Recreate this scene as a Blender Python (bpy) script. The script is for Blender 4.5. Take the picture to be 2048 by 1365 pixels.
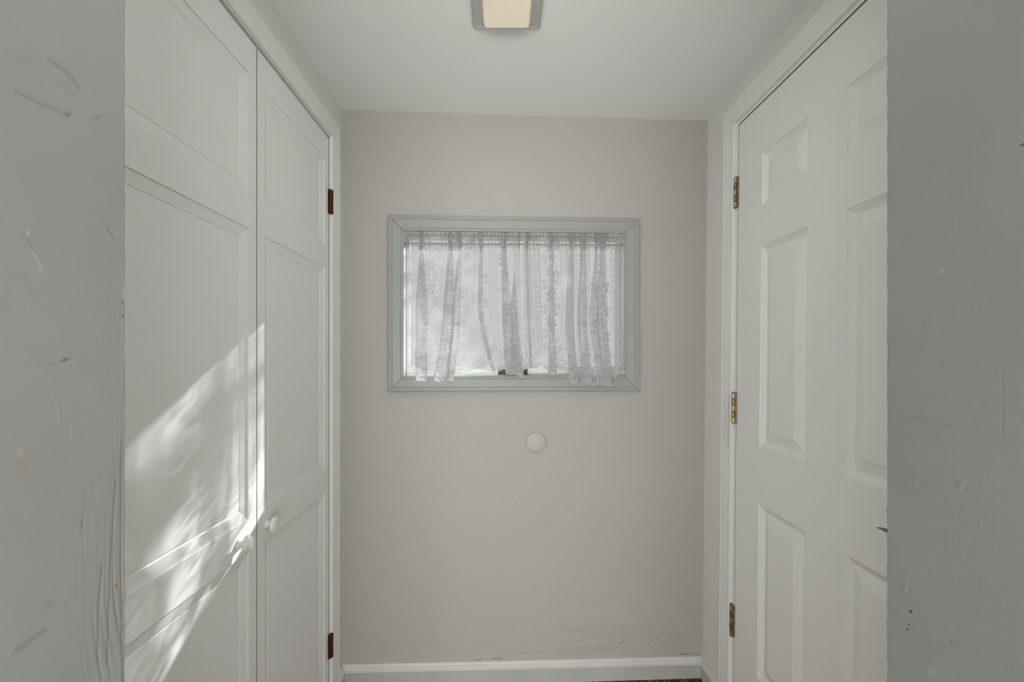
import bpy, bmesh, math, random
import numpy as np
from mathutils import Vector, Matrix, noise as mnoise

for o in list(bpy.data.objects):
    bpy.data.objects.remove(o)
SC = bpy.context.scene
COL = SC.collection
PI = math.pi
F = 910.0            # focal length in pixels of a 2048 wide frame
VX, VY = 1004.0, 715.0
ZC = 1.218           # camera height above the floor

# ---------------------------------------------------------------- camera
cam_d = bpy.data.cameras.new('camera')
cam_d.sensor_width = 36.0
cam_d.lens = 36.0 * F / 2048.0
cam_d.shift_x = (1024.0 - VX) / 2048.0
cam_d.shift_y = (VY - 682.5) / 2048.0
cam_d.clip_start = 0.02
cam = bpy.data.objects.new('camera', cam_d)
cam.location = (0, 0, ZC)
cam.rotation_euler = (PI / 2, 0, 0)
COL.objects.link(cam)
SC.camera = cam

# ---------------------------------------------------------------- exposure
SC.view_settings.view_transform = 'Standard'
SC.view_settings.look = 'None'
SC.view_settings.gamma = 1.0
SC.view_settings.use_curve_mapping = False
SC.view_settings.exposure = 0.0

# ---------------------------------------------------------------- daylight sky
W = bpy.data.worlds.new('sky')
SC.world = W
W.use_nodes = True
wn = W.node_tree
wn.nodes.clear()
w_out = wn.nodes.new('ShaderNodeOutputWorld')
w_bg = wn.nodes.new('ShaderNodeBackground')
w_bg.inputs[0].default_value = (0.99, 0.99, 1.0, 1)
w_bg.inputs[1].default_value = 0.66
wn.links.new(w_bg.outputs[0], w_out.inputs[0])

# ---------------------------------------------------------------- sun
SUN_DIR = Vector((-0.41, -1.0, -0.56)).normalized()
sun_d = bpy.data.lights.new('sun', 'SUN')
sun_d.energy = 11.5
sun_d.angle = math.radians(0.75)
sun_d.color = (1.0, 0.985, 0.97)
sun = bpy.data.objects.new('sun', sun_d)
sun.rotation_euler = SUN_DIR.to_track_quat('-Z', 'Y').to_euler()
sun.location = (2, 6, 4)
COL.objects.link(sun)

# ---------------------------------------------------------------- added fill light, unseen, in the room behind the camera
def area_light(name, loc, target, sx, sy, power, color):
    d = bpy.data.lights.new(name, 'AREA')
    d.shape = 'RECTANGLE'
    d.size, d.size_y = sx, sy
    d.energy = power
    d.color = color
    o = bpy.data.objects.new(name, d)
    o.location = loc
    o.rotation_euler = (Vector(target) - Vector(loc)).to_track_quat('-Z', 'Y').to_euler()
    COL.objects.link(o)
    return o
area_light('rear_fill', (-0.35, -2.90, 0.52), (-0.30, 1.0, 1.15), 4.2, 0.85, 148.0, (0.975, 1.0, 0.99))  # added to brighten the vestibule, no opening behind it

# ================================================================= materials
def s2l(c):
    return tuple(((v / 255.0) / 12.92 if v / 255.0 <= 0.04045 else (((v / 255.0) + 0.055) / 1.055) ** 2.4) for v in c)

def mat(name, rgb, rough=0.5, metal=0.0, bump=0.0, scale=(60, 60, 60), mottle=0.0, mscale=3.0,
        spec=0.5, attr=None, bump2=0.0, scale2=400.0, tint=None):
    m = bpy.data.materials.new(name)
    m.use_nodes = True
    nt = m.node_tree
    nt.nodes.clear()
    N, L = nt.nodes, nt.links
    out = N.new('ShaderNodeOutputMaterial')
    p = N.new('ShaderNodeBsdfPrincipled')
    L.new(p.outputs[0], out.inputs[0])
    p.inputs['Base Color'].default_value = (*rgb, 1)
    p.inputs['Roughness'].default_value = rough
    p.inputs['Metallic'].default_value = metal
    p.inputs['Specular IOR Level'].default_value = spec
    tc = N.new('ShaderNodeTexCoord')
    col = None
    if mottle > 0:
        n = N.new('ShaderNodeTexNoise')
        n.inputs['Scale'].default_value = mscale
        n.inputs['Detail'].default_value = 4
        L.new(tc.outputs['Object'], n.inputs['Vector'])
        mr = N.new('ShaderNodeMapRange')
        mr.inputs[1].default_value = 0.3; mr.inputs[2].default_value = 0.7
        L.new(n.outputs[0], mr.inputs[0])
        mx = N.new('ShaderNodeMix'); mx.data_type = 'RGBA'
        t = tint or tuple(v * (1 - mottle) for v in rgb)
        mx.inputs['A'].default_value = (*rgb, 1)
        mx.inputs['B'].default_value = (*t, 1)
        L.new(mr.outputs[0], mx.inputs['Factor'])
        col = mx.outputs['Result']
    if attr:
        a = N.new('ShaderNodeAttribute'); a.attribute_name = attr
        mx = N.new('ShaderNodeMix'); mx.data_type = 'RGBA'; mx.blend_type = 'MULTIPLY'
        mx.inputs['Factor'].default_value = 1.0
        if col is None:
            mx.inputs['A'].default_value = (*rgb, 1)
        else:
            L.new(col, mx.inputs['A'])
        L.new(a.outputs['Color'], mx.inputs['B'])
        col = mx.outputs['Result']
    if col is not None:
        L.new(col, p.inputs['Base Color'])
    if bump > 0:
        mp = N.new('ShaderNodeMapping')
        mp.inputs['Scale'].default_value = scale
        L.new(tc.outputs['Object'], mp.inputs['Vector'])
        n = N.new('ShaderNodeTexNoise')
        n.inputs['Scale'].default_value = 1.0
        n.inputs['Detail'].default_value = 5
        L.new(mp.outputs[0], n.inputs['Vector'])
        b = N.new('ShaderNodeBump')
        b.inputs['Strength'].default_value = 1.0
        b.inputs['Distance'].default_value = bump
        L.new(n.outputs[0], b.inputs['Height'])
        last = b
        if bump2 > 0:
            n2 = N.new('ShaderNodeTexNoise')
            n2.inputs['Scale'].default_value = scale2
            n2.inputs['Detail'].default_value = 2
            L.new(tc.outputs['Object'], n2.inputs['Vector'])
            b2 = N.new('ShaderNodeBump')
            b2.inputs['Distance'].default_value = bump2
            L.new(n2.outputs[0], b2.inputs['Height'])
            L.new(b.outputs[0], b2.inputs['Normal'])
            last = b2
        L.new(last.outputs[0], p.inputs['Normal'])
    return m

M = {}
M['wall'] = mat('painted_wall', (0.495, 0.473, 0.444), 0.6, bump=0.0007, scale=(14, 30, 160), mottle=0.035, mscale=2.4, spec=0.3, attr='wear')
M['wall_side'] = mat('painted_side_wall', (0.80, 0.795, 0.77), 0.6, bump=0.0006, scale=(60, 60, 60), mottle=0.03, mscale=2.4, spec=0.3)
M['ceiling'] = mat('painted_ceiling', (0.915, 0.93, 0.91), 0.65, bump=0.0004, scale=(25, 25, 25), mottle=0.02, mscale=1.8, spec=0.25)
M['closet'] = mat('closet_door_paint', (0.85, 0.86, 0.85), 0.36, bump=0.00012, scale=(20, 20, 9), spec=0.45)
M['door'] = mat('six_panel_door_paint', (0.86, 0.862, 0.845), 0.42, bump=0.00022, scale=(90, 90, 9), spec=0.4)
M['trim'] = mat('trim_paint', (0.84, 0.845, 0.825), 0.40, bump=0.0002, scale=(50, 50, 12), spec=0.45)
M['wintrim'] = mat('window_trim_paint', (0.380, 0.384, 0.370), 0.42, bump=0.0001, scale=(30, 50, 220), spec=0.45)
M['sash'] = mat('window_sash_paint', (0.80, 0.81, 0.82), 0.4)
M['base'] = mat('baseboard_paint', (0.55, 0.558, 0.54), 0.45, bump=0.0004, scale=(20, 20, 50), mottle=0.14, mscale=9.0)
M['cap'] = mat('baseboard_cap_paint', (0.74, 0.73, 0.69), 0.4, bump=0.0004, scale=(30, 30, 60), mottle=0.10, mscale=16.0)
M['jamb_shaded'] = mat('shaded_jamb_paint', (0.265, 0.267, 0.261), 0.5, bump=0.00012, scale=(300, 300, 300), mottle=0.05, mscale=9.0, attr='wear', spec=0.35)  # left jamb's grey with the right side's weaker light put into the colour
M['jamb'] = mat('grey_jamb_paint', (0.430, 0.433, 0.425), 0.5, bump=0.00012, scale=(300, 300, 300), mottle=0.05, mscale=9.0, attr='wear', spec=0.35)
M['knob'] = mat('knob_paint', (0.80, 0.80, 0.775), 0.28, spec=0.5)
M['brass'] = mat('antique_brass', (0.42, 0.32, 0.17), 0.33, metal=0.9, mottle=0.5, mscale=120.0)
M['pewter'] = mat('worn_hinge_barrel', (0.55, 0.49, 0.37), 0.34, metal=0.85, mottle=0.3, mscale=150.0)
M['oxblood'] = mat('dark_red_hinge', (0.03, 0.004, 0.004), 0.32, metal=0.3, mottle=0.6, mscale=200.0, tint=(0.16, 0.035, 0.02))
M['bronze'] = mat('bronze_latch', (0.10, 0.048, 0.018), 0.42, metal=0.5, mottle=0.5, mscale=90.0)
M['nickel'] = mat('dark_nickel', (0.22, 0.215, 0.21), 0.25, metal=0.9)
M['plate'] = mat('brushed_plate', (0.62, 0.605, 0.59), 0.42, metal=0.55)
M['bumper'] = mat('white_plastic', (0.50, 0.48, 0.452), 0.5)
M['edge'] = mat('gap_shade', (0.085, 0.072, 0.058), 0.85)  # dark colour painting the shade in door gaps and between hinge knuckles
M['dark'] = mat('closet_inside', (0.10, 0.085, 0.07), 0.9)
M['rod'] = mat('curtain_rod_brass', (0.30, 0.26, 0.16), 0.4, metal=0.7)
M['leaf'] = mat('leaf_green', (0.09, 0.17, 0.05), 0.6)
M['bark'] = mat('bark', (0.14, 0.10, 0.07), 0.85, bump=0.004, scale=(30, 30, 6))
M['lawn'] = mat('lawn', (0.16, 0.20, 0.09), 0.9, mottle=0.4, mscale=5)
M['rearfloor'] = mat('pale_tile_floor', (0.66, 0.64, 0.60), 0.5, mottle=0.1, mscale=4)
M['rearpaint'] = mat('darkened_room_paint', (0.22, 0.24, 0.25), 0.7)  # rear room paint darkened to offset overexposure from the fill light
M['rearwall'] = mat('rear_room_paint', (0.80, 0.79, 0.76), 0.7)

def floor_mat():
    m = bpy.data.materials.new('patterned_carpet')
    m.use_nodes = True
    nt = m.node_tree; N, L = nt.nodes, nt.links
    p = N['Principled BSDF']; p.inputs['Roughness'].default_value = 0.85
    tc = N.new('ShaderNodeTexCoord')
    v = N.new('ShaderNodeTexNoise'); v.inputs['Scale'].default_value = 75; v.inputs['Detail'].default_value = 3
    L.new(tc.outputs['Object'], v.inputs['Vector'])
    r = N.new('ShaderNodeValToRGB')
    e = r.color_ramp.elements
    e[0].position = 0.40; e[0].color = (0.035, 0.008, 0.006, 1)
    e[1].position = 0.66; e[1].color = (0.62, 0.30, 0.10, 1)
    x = e.new(0.52); x.color = (0.14, 0.03, 0.015, 1)
    x = e.new(0.60); x.color = (0.30, 0.11, 0.03, 1)
    L.new(v.outputs[0], r.inputs[0]); L.new(r.outputs[0], p.inputs['Base Color'])
    return m
M['floor'] = floor_mat()

def glass_mat():
    m = bpy.data.materials.new('window_glass')
    m.use_nodes = True
    nt = m.node_tree; N, L = nt.nodes, nt.links
    N.clear()
    out = N.new('ShaderNodeOutputMaterial')
    t = N.new('ShaderNodeBsdfTransparent'); t.inputs[0].default_value = (0.95, 0.97, 0.97, 1)
    g = N.new('ShaderNodeBsdfGlossy'); g.inputs['Roughness'].default_value = 0.02
    fr = N.new('ShaderNodeFresnel'); fr.inputs[0].default_value = 1.12
    mx = N.new('ShaderNodeMixShader')
    L.new(fr.outputs[0], mx.inputs[0]); L.new(t.outputs[0], mx.inputs[1]); L.new(g.outputs[0], mx.inputs[2])
    L.new(mx.outputs[0], out.inputs[0])
    return m
M['glass'] = glass_mat()

def lace_mat():
    m = bpy.data.materials.new('white_lace')
    m.use_nodes = True
    nt = m.node_tree; N, L = nt.nodes, nt.links
    N.clear()
    out = N.new('ShaderNodeOutputMaterial')
    t = N.new('ShaderNodeBsdfTransparent')
    d = N.new('ShaderNodeBsdfDiffuse'); d.inputs[0].default_value = (0.52, 0.525, 0.525, 1)
    tr = N.new('ShaderNodeBsdfTranslucent'); tr.inputs[0].default_value = (0.80, 0.81, 0.82, 1)
    mx = N.new('ShaderNodeMixShader'); mx.inputs[0].default_value = 0.18
    L.new(d.outputs[0], mx.inputs[1]); L.new(tr.outputs[0], mx.inputs[2])
    a = N.new('ShaderNodeAttribute'); a.attribute_name = 'lace_cover'
    mx2 = N.new('ShaderNodeMixShader')
    L.new(a.outputs['Fac'], mx2.inputs[0])
    L.new(t.outputs[0], mx2.inputs[1]); L.new(mx.outputs[0], mx2.inputs[2])
    L.new(mx2.outputs[0], out.inputs[0])
    return m
M['lace'] = lace_mat()

def lamp_mat():
    m = bpy.data.materials.new('lit_lamp_glass')
    m.use_nodes = True
    p = m.node_tree.nodes['Principled BSDF']
    p.inputs['Base Color'].default_value = (0.75, 0.66, 0.54, 1)
    p.inputs['Roughness'].default_value = 0.3
    p.inputs['Emission Color'].default_value = (1.0, 0.84, 0.64, 1)
    p.inputs['Emission Strength'].default_value = 0.26
    return m
M['lamp'] = lamp_mat()

# ================================================================= helpers
def tag(o, label=None, cat=None, group=None, kind=None):
    if label: o['label'] = label
    if cat: o['category'] = cat
    if group: o['group'] = group
    if kind: o['kind'] = kind
    return o

def empty(name, loc=(0, 0, 0)):
    o = bpy.data.objects.new(name, None)
    o.empty_display_size = 0.05
    o.location = loc
    COL.objects.link(o)
    return o

def link(name, verts, faces, m, parent=None, smooth=False, bevel=0.0, attrs=None, warp=None, mats=None, fmat=None):
    if warp: verts = [warp(v) for v in verts]
    me = bpy.data.meshes.new(name)
    me.from_pydata([tuple(v) for v in verts], [], faces)
    for x in (mats or [m]): me.materials.append(x)
    if fmat: me.polygons.foreach_set('material_index', fmat)
    if smooth: me.polygons.foreach_set('use_smooth', [True] * len(me.polygons))
    me.update()
    o = bpy.data.objects.new(name, me)
    COL.objects.link(o)
    if parent is not None:
        o.parent = parent
        o.matrix_parent_inverse = Matrix.Translation(-Vector(parent.location))
    if bevel > 0:
        b = o.modifiers.new('bevel', 'BEVEL')
        b.width = bevel; b.segments = 2; b.limit_method = 'ANGLE'; b.angle_limit = math.radians(35)
    return o

class MB:
    def __init__(s): s.v = []; s.f = []; s.fm = []
    def add(s, vs, fs, mi=0):
        k = len(s.v)
        s.v += [tuple(v) for v in vs]
        s.f += [tuple(i + k for i in f) for f in fs]
        s.fm += [mi] * len(fs)
    def box(s, x0, x1, y0, y1, z0, z1, mi=0):
        vs = [(x, y, z) for x in (x0, x1) for y in (y0, y1) for z in (z0, z1)]
        s.add(vs, [(0, 1, 3, 2), (4, 6, 7, 5), (0, 4, 5, 1), (2, 3, 7, 6), (0, 2, 6, 4), (1, 5, 7, 3)], mi)
    def rbox(s, R, a0, a1, b0, b1, c0, c1, mi=0):   # box in a frame R(a, b, c)
        vs = [R(a, b, c) for a in (a0, a1) for b in (b0, b1) for c in (c0, c1)]
        s.add(vs, [(0, 1, 3, 2), (4, 6, 7, 5), (0, 4, 5, 1), (2, 3, 7, 6), (0, 2, 6, 4), (1, 5, 7, 3)], mi)
    def lathe(s, o, ax, prof, n=32, mi=0):          # prof: (distance along ax, radius)
        ax = Vector(ax).normalized(); o = Vector(o)
        u = ax.orthogonal().normalized(); w = ax.cross(u)
        vs = []
        for d, r in prof:
            for i in range(n):
                t = 2 * PI * i / n
                vs.append(o + ax * d + (u * math.cos(t) + w * math.sin(t)) * r)
        fs = []
        for j in range(len(prof) - 1):
            for i in range(n):
                fs.append((j * n + i, j * n + (i + 1) % n, (j + 1) * n + (i + 1) % n, (j + 1) * n + i))
        fs.append(tuple(range(n - 1, -1, -1)))
        fs.append(tuple((len(prof) - 1) * n + i for i in range(n)))
        s.add(vs, fs, mi)
    def tube(s, pts, rad, n=8, mi=0):
        pts = [Vector(p) for p in pts]
        vs = []
        for i, p in enumerate(pts):
            d = (pts[min(i + 1, len(pts) - 1)] - pts[max(i - 1, 0)]).normalized()
            u = d.orthogonal().normalized(); w = d.cross(u)
            r = rad[i] if isinstance(rad, (list, tuple)) else rad
            for k in range(n):
                t = 2 * PI * k / n
                vs.append(p + (u * math.cos(t) + w * math.sin(t)) * r)
        fs = []
        for j in range(len(pts) - 1):
            for k in range(n):
                fs.append((j * n + k, j * n + (k + 1) % n, (j + 1) * n + (k + 1) % n, (j + 1) * n + k))
        fs.append(tuple(range(n - 1, -1, -1)))
        fs.append(tuple((len(pts) - 1) * n + k for k in range(n)))
        s.add(vs, fs, mi)
    def build(s, name, m, parent=None, **kw):
        if isinstance(m, list):
            return link(name, s.v, s.f, None, parent, mats=m, fmat=s.fm, **kw)
        return link(name, s.v, s.f, m, parent, **kw)

def struct(o, label=None):
    o['kind'] = 'structure'
    if label: o['label'] = label
    return o

# moulded board along a straight run, mitred ends.
# a, b: inner edge ends; o: outward dir in the wall; n: wall normal; prof: (w outward, h along n)
def moulding(mb, a, b, o, n, prof, m0=1.0, m1=1.0, gap=0.0):
    a, b, o, n = Vector(a), Vector(b), Vector(o), Vector(n)
    d = (b - a).normalized()
    k = len(prof)
    vs = [a + d * (gap - w * m0) + o * w + n * h for w, h in prof] + \
         [b + d * (-gap + w * m1) + o * w + n * h for w, h in prof]
    fs = [(i, (i + 1) % k, k + (i + 1) % k, k + i) for i in range(k)]
    fs += [tuple(range(k - 1, -1, -1)), tuple(k + i for i in range(k))]
    mb.add(vs, fs)

# ---------------------------------------------------------------- the back wall's own frame
MS = 0.0439
Y00 = 1.7059                       # wall depth straight ahead
e_len = math.hypot(1, MS)
EW = Vector((1 / e_len, MS / e_len, 0))      # along the wall, to the right
NW = Vector((MS / e_len, -1 / e_len, 0))     # out of the wall, to the camera
def BW(x, h, zr):                            # x: world X on the wall, h: out of the wall, zr: height from camera
    return Vector((x, Y00 + MS * x, ZC + zr)) + NW * h
def bw_px(px, py, h=0.0):
    t = (px - VX) / F
    Y = (Y00) / (1 - MS * t) - h
    return t * Y, (VY - py) * Y / F
XL, XR = -0.589, 0.778
LEAN = 0.0095
def lean(v):
    return (v[0] + LEAN * (v[2] - ZC), v[1], v[2])
YBL, YBR = Y00 + MS * XL, Y00 + MS * XR
CL, CR = ZC + 0.914, ZC + 0.905

# ================================================================= setting
# floor, ceiling
mb = MB(); mb.box(-3.0, 3.0, 0.34, 1.9, -0.06, 0.0)
struct(mb.build('floor', M['floor']))
mb = MB(); mb.box(-3.0, 3.0, -3.2, 0.34, -0.06, 0.0)
struct(mb.build('floor_rear', M['rearfloor']))
mb = MB()
def cz(x): return CL + (CR - CL) * (x - XL) / (XR - XL)
mb.add([(-0.62, 0.44, cz(-0.62)), (0.86, 0.44, cz(0.86)), (0.86, 1.9, cz(0.86)), (-0.62, 1.9, cz(-0.62)),
        (-0.62, 0.44, cz(-0.62) + 0.1), (0.86, 0.44, cz(0.86) + 0.1), (0.86, 1.9, cz(0.86) + 0.1), (-0.62, 1.9, cz(-0.62) + 0.1)],
       [(0, 3, 2, 1), (4, 5, 6, 7), (0, 1, 5, 4), (2, 3, 7, 6), (1, 2, 6, 5), (3, 0, 4, 7)])
struct(mb.build('ceiling', M['ceiling']))

# back wall: fine grid where the plaster is cracked, opening for the window
WX0, WX1, WZ0, WZ1 = -0.366, 0.463, -0.072, 0.468      # window opening, relative to camera
xs = sorted(set([round(v, 5) for v in np.arange(XL - 0.03, XR + 0.06, 0.0022)] + [WX0, WX1]))
zs = sorted(set([round(v, 5) for v in np.arange(-1.24, -0.93, 0.0022)] + [round(v, 5) for v in np.arange(-0.93, 0.96, 0.03)] + [WZ0, WZ1]))
xs = np.array(xs); zs = np.array(zs)
GX, GZ = np.meshgrid(xs, zs)
H = np.zeros_like(GX)
WEAR = np.ones(GX.shape + (3,))
def seg_dist(px, pz, pts):
    d = np.full(px.shape, 9.0)
    for (x0, z0), (x1, z1) in zip(pts[:-1], pts[1:]):
        vx, vz = x1 - x0, z1 - z0
        L2 = vx * vx + vz * vz + 1e-12
        t = np.clip(((px - x0) * vx + (pz - z0) * vz) / L2, 0, 1)
        d = np.minimum(d, np.hypot(px - x0 - t * vx, pz - z0 - t * vz))
    return d
def crack(pts_px, wd, depth, dark):
    global H
    d = seg_dist(GX, GZ, [bw_px(*p) for p in pts_px])
    k = np.exp(-(d / wd) ** 2)
    H -= depth * k
    for c in range(3): WEAR[..., c] *= 1 - dark * k
crack([(1125, 1280), (1165, 1285), (1200, 1292), (1230, 1289), (1247, 1284), (1256, 1281)], 0.0022, 0.0014, 0.05)
crack([(1238, 1289), (1249, 1284)], 0.0018, 0.001, 0.35)
crack([(1299, 1288), (1315, 1277), (1327, 1269)], 0.0018, 0.001, 0.22)
crack([(1299, 1288), (1308, 1296), (1320, 1298), (1327, 1295)], 0.0018, -0.0022, -0.05)
crack([(1250, 1298), (1254, 1301), (1260, 1300)], 0.003, -0.0018, 0.0)
for x0, x1, y in ((1360, 1378, 1310), (1384, 1390, 1310), (1394, 1399, 1311), (985, 1002, 1319), (950, 962, 1321), (1270, 1290, 1313), (1300, 1320, 1312)):
    crack([(x0, y), (x1, y - 1)], 0.0022, 0.001, 0.45 if x0 > 1340 or x0 < 1200 else 0.15)
crack([(1020, 1311), (1060, 1309), (1092, 1306)], 0.0025, 0.001, 0.05)
bx, bz = bw_px(1225, 1245)
H += 0.006 * np.exp(-(((GX - bx) / 0.12) ** 2 + ((GZ - bz) / 0.05) ** 2))
bx, bz = bw_px(1180, 1292)
H += 0.004 * np.exp(-(((GX - bx) / 0.10) ** 2 + ((GZ - bz) / 0.02) ** 2))
nz = (np.sin(GX * 41 + GZ * 67) + np.sin(GX * 83 - GZ * 59 + 1.3) + np.sin(GX * 23 + 2.1) * np.sin(GZ * 140))
H += 0.0003 * nz * np.clip((-0.95 - GZ) / 0.1, 0, 1)
P = np.stack([GX, Y00 + MS * GX, ZC + GZ], -1) + H[..., None] * np.array(NW)
nxw = len(xs)
fs = []
for j in range(len(zs) - 1):
    for i in range(nxw - 1):
        cx, cz_ = (xs[i] + xs[i + 1]) / 2, (zs[j] + zs[j + 1]) / 2
        if WX0 < cx < WX1 and WZ0 < cz_ < WZ1: continue
        k = j * nxw + i
        fs.append((k, k + 1, k + nxw + 1, k + nxw))
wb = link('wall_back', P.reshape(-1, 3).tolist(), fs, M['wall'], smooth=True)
at = wb.data.color_attributes.new('wear', 'FLOAT_COLOR', 'POINT')
buf = np.ones((P.shape[0] * P.shape[1], 4), dtype=np.float32); buf[:, :3] = WEAR.reshape(-1, 3)
at.data.foreach_set('color', buf.ravel())
# the wall's thickness behind the plaster face, joined into the same object's mesh
mb = MB()
for a0, a1, c0, c1 in ((XL - 0.5, WX0, -1.3, 1.0), (WX1, XR + 0.3, -1.3, 1.0), (WX0, WX1, -1.3, WZ0), (WX0, WX1, WZ1, 1.0)):
    mb.rbox(BW, a0, a1, -0.12, -0.008, c0, c1)
bm = bmesh.new(); bm.from_mesh(wb.data)
ca = bm.verts.layers.float_color.get('wear')
k0 = [bm.verts.new(v) for v in mb.v]
for v in k0: v[ca] = (1, 1, 1, 1)
for f in mb.f: bm.faces.new([k0[i] for i in f])
bm.to_mesh(wb.data); bm.free()
struct(wb)

# left wall with the closet opening
OY0, OY1, OZ1 = 0.612, 1.552, 0.752
mb = MB()
mb.box(XL - 0.10, XL, 0.40, OY0 - 0.008, 0, CL + 0.05)
mb.box(XL - 0.10, XL, OY1 + 0.008, 1.70, 0, CL + 0.05)
mb.box(XL - 0.10, XL, OY0 - 0.008, OY1 + 0.008, ZC + OZ1 + 0.008, CL + 0.05)
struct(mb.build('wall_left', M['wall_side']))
# closet inside, dark
mb = MB()
mb.box(-1.20, -1.18, 0.4, 1.8, 0, CL); mb.box(-1.18, XL - 0.10, 0.4, 0.42, 0, CL)
mb.box(-1.18, XL - 0.10, 1.76, 1.8, 0, CL); mb.box(-1.2, XL - 0.10, 0.4, 1.8, CL, CL + 0.05)
struct(mb.build('wall_closet', M['dark']))
# jamb lining of the closet opening
mb = MB()
mb.box(XL - 0.10, XL + 0.002, OY1, OY1 + 0.008, 0, ZC + OZ1 + 0.008)
mb.box(XL - 0.10, XL + 0.002, OY0 - 0.008, OY0, 0, ZC + OZ1 + 0.008)
mb.box(XL - 0.10, XL + 0.002, OY0, OY1, ZC + OZ1, ZC + OZ1 + 0.008)
mb.box(XL - 0.06, XL - 0.040, OY1 - 0.010, OY1, 0, ZC + OZ1)
mb.box(XL - 0.06, XL - 0.040, OY0, OY1 - 0.010, ZC + OZ1 - 0.010, ZC + OZ1)
mb.box(XL - 0.0395, XL - 0.001, OY1 - 0.002, OY1 + 0.001, 0, ZC + OZ1 - 0.001, mi=1)  # dark strips paint the gap shade along jamb and head
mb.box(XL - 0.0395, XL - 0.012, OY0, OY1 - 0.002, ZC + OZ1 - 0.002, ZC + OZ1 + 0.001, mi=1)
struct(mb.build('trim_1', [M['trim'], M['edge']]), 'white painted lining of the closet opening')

CAS = [(0.0, 0.0), (0.0, 0.009), (0.003, 0.0115), (0.008, 0.0125), (0.014, 0.0115), (0.019, 0.0125), (0.030, 0.014),
       (0.041, 0.0155), (0.047, 0.0145), (0.051, 0.0165), (0.055, 0.0165), (0.059, 0.012), (0.060, 0.0)]
def cas_prof(wd, k=1.0): return [(w * wd / 0.060, h * k) for w, h in CAS]
# casing round the closet
t2 = empty('trim_2', (XL, OY1, 0)); struct(t2, 'white moulded casing around the closet doors')
for nm, a, b, o, m0, m1 in (('casing_board', (XL, OY1 + 0.004, 0), (XL, OY1 + 0.004, ZC + OZ1 + 0.004), (0, 1, 0), 0, 1),
                            ('casing_board', (XL, OY0 - 0.004, ZC + OZ1 + 0.004), (XL, OY1 + 0.004, ZC + OZ1 + 0.004), (0, 0, 1), 1, 1),
                            ('casing_board', (XL, OY0 - 0.004, 0), (XL, OY0 - 0.004, ZC + OZ1 + 0.004), (0, -1, 0), 0, 1)):
    mb = MB(); moulding(mb, a, b, o, (1, 0, 0), cas_prof(0.062, 0.85), m0, m1, 0.0003 if m1 else 0)
    mb.build(nm, M['trim'], t2)

# ---------------------------------------------------------------- closet door leaves
def recessed_leaf(name, y0, y1, z0, z1, panels, knob_y, hinge_side, label):
    """flat frame of stiles and rails round sunk panels with bevelled edges; face at X = XL"""
    root = empty(name, (XL, y1 if hinge_side > 0 else y0, 0))
    struct(root, label)
    th, st, bev, dep = 0.030, 0.034, 0.026, 0.007
    X = XL
    mb = MB()
    ya, yb = y0 + st, y1 - st
    ybs = [y0, ya, yb, y1]
    rows = [z0]
    for p0, p1 in panels: rows += [p0, p1]
    rows.append(z1)
    # frame face
    for i in range(3):
        for j in range(len(rows) - 1):
            if i == 1 and j % 2 == 1: continue
            mb.add([(X, ybs[i], rows[j]), (X, ybs[i + 1], rows[j]), (X, ybs[i + 1], rows[j + 1]), (X, ybs[i], rows[j + 1])], [(0, 1, 2, 3)])
    # edges and back
    mb.add([(X, y0, z0), (X, y1, z0), (X, y1, z1), (X, y0, z1), (X - th, y0, z0), (X - th, y1, z0), (X - th, y1, z1), (X - th, y0, z1)],
           [(4, 7, 6, 5), (3, 2, 6, 7), (0, 4, 5, 1)])
    for yy in (y0, y1):
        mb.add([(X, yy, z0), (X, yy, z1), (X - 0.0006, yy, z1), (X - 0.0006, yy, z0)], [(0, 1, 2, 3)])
        mb.add([(X - 0.0006, yy, z0), (X - 0.0006, yy, z1), (X - th, yy, z1), (X - th, yy, z0)], [(0, 1, 2, 3)], mi=1)  # leaf edge coloured dark for the shade in the gap
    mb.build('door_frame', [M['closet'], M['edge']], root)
    for p0, p1 in panels:
        mp = MB()
        rings = [(0, 0), (0.0, -0.0022), (bev * 0.92, -dep + 0.0006), (bev, -dep - 0.0010), (bev + 0.0016, -dep - 0.0010), (bev + 0.002, -dep)]
        vs = []
        for w, h in rings:
            vs += [(X + h, ya + w, p0 + w), (X + h, yb - w, p0 + w), (X + h, yb - w, p1 - w), (X + h, ya + w, p1 - w)]
        fs = []
        for r in range(len(rings) - 1):
            for k in range(4):
                fs.append((r * 4 + k, r * 4 + (k + 1) % 4, r * 4 + 4 + (k + 1) % 4, r * 4 + 4 + k))
        q = (len(rings) - 1) * 4
        fs.append((q, q + 1, q + 2, q + 3))
        mp.add(vs, fs)
        mp.build('sunk_panel', M['closet'], root)
    kb = MB()
    kb.lathe((X, knob_y, ZC - 0.4177), (1, 0, 0),
             [(0.0, 0.0125), (0.002, 0.0128), (0.004, 0.0115), (0.0055, 0.0085), (0.010, 0.0080), (0.0135, 0.0105), (0.0155, 0.0160),
              (0.0175, 0.0190), (0.0200, 0.0198), (0.0225, 0.0190), (0.0255, 0.0162), (0.0275, 0.0120), (0.0290, 0.0060), (0.0294, 0.0008)], 40)
    kb.build('knob', M['knob'], root, smooth=True)
    return root
PZ = [(ZC - 1.13, ZC - 0.4525), (ZC - 0.376, ZC + 0.300), (ZC + 0.375, ZC + 0.662)]
d1 = recessed_leaf('door_1', 1.0950, 1.5455, 0.012, ZC + 0.743, PZ, 1.138, 1, 'white sunk-panel closet door beside the window wall, knob on its left')
d2 = recessed_leaf('door_2', 0.634, 1.0912, 0.012, ZC + 0.742, PZ, 1.0165, -1, 'white sunk-panel closet door nearest the camera, dappled with sunlight')

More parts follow.
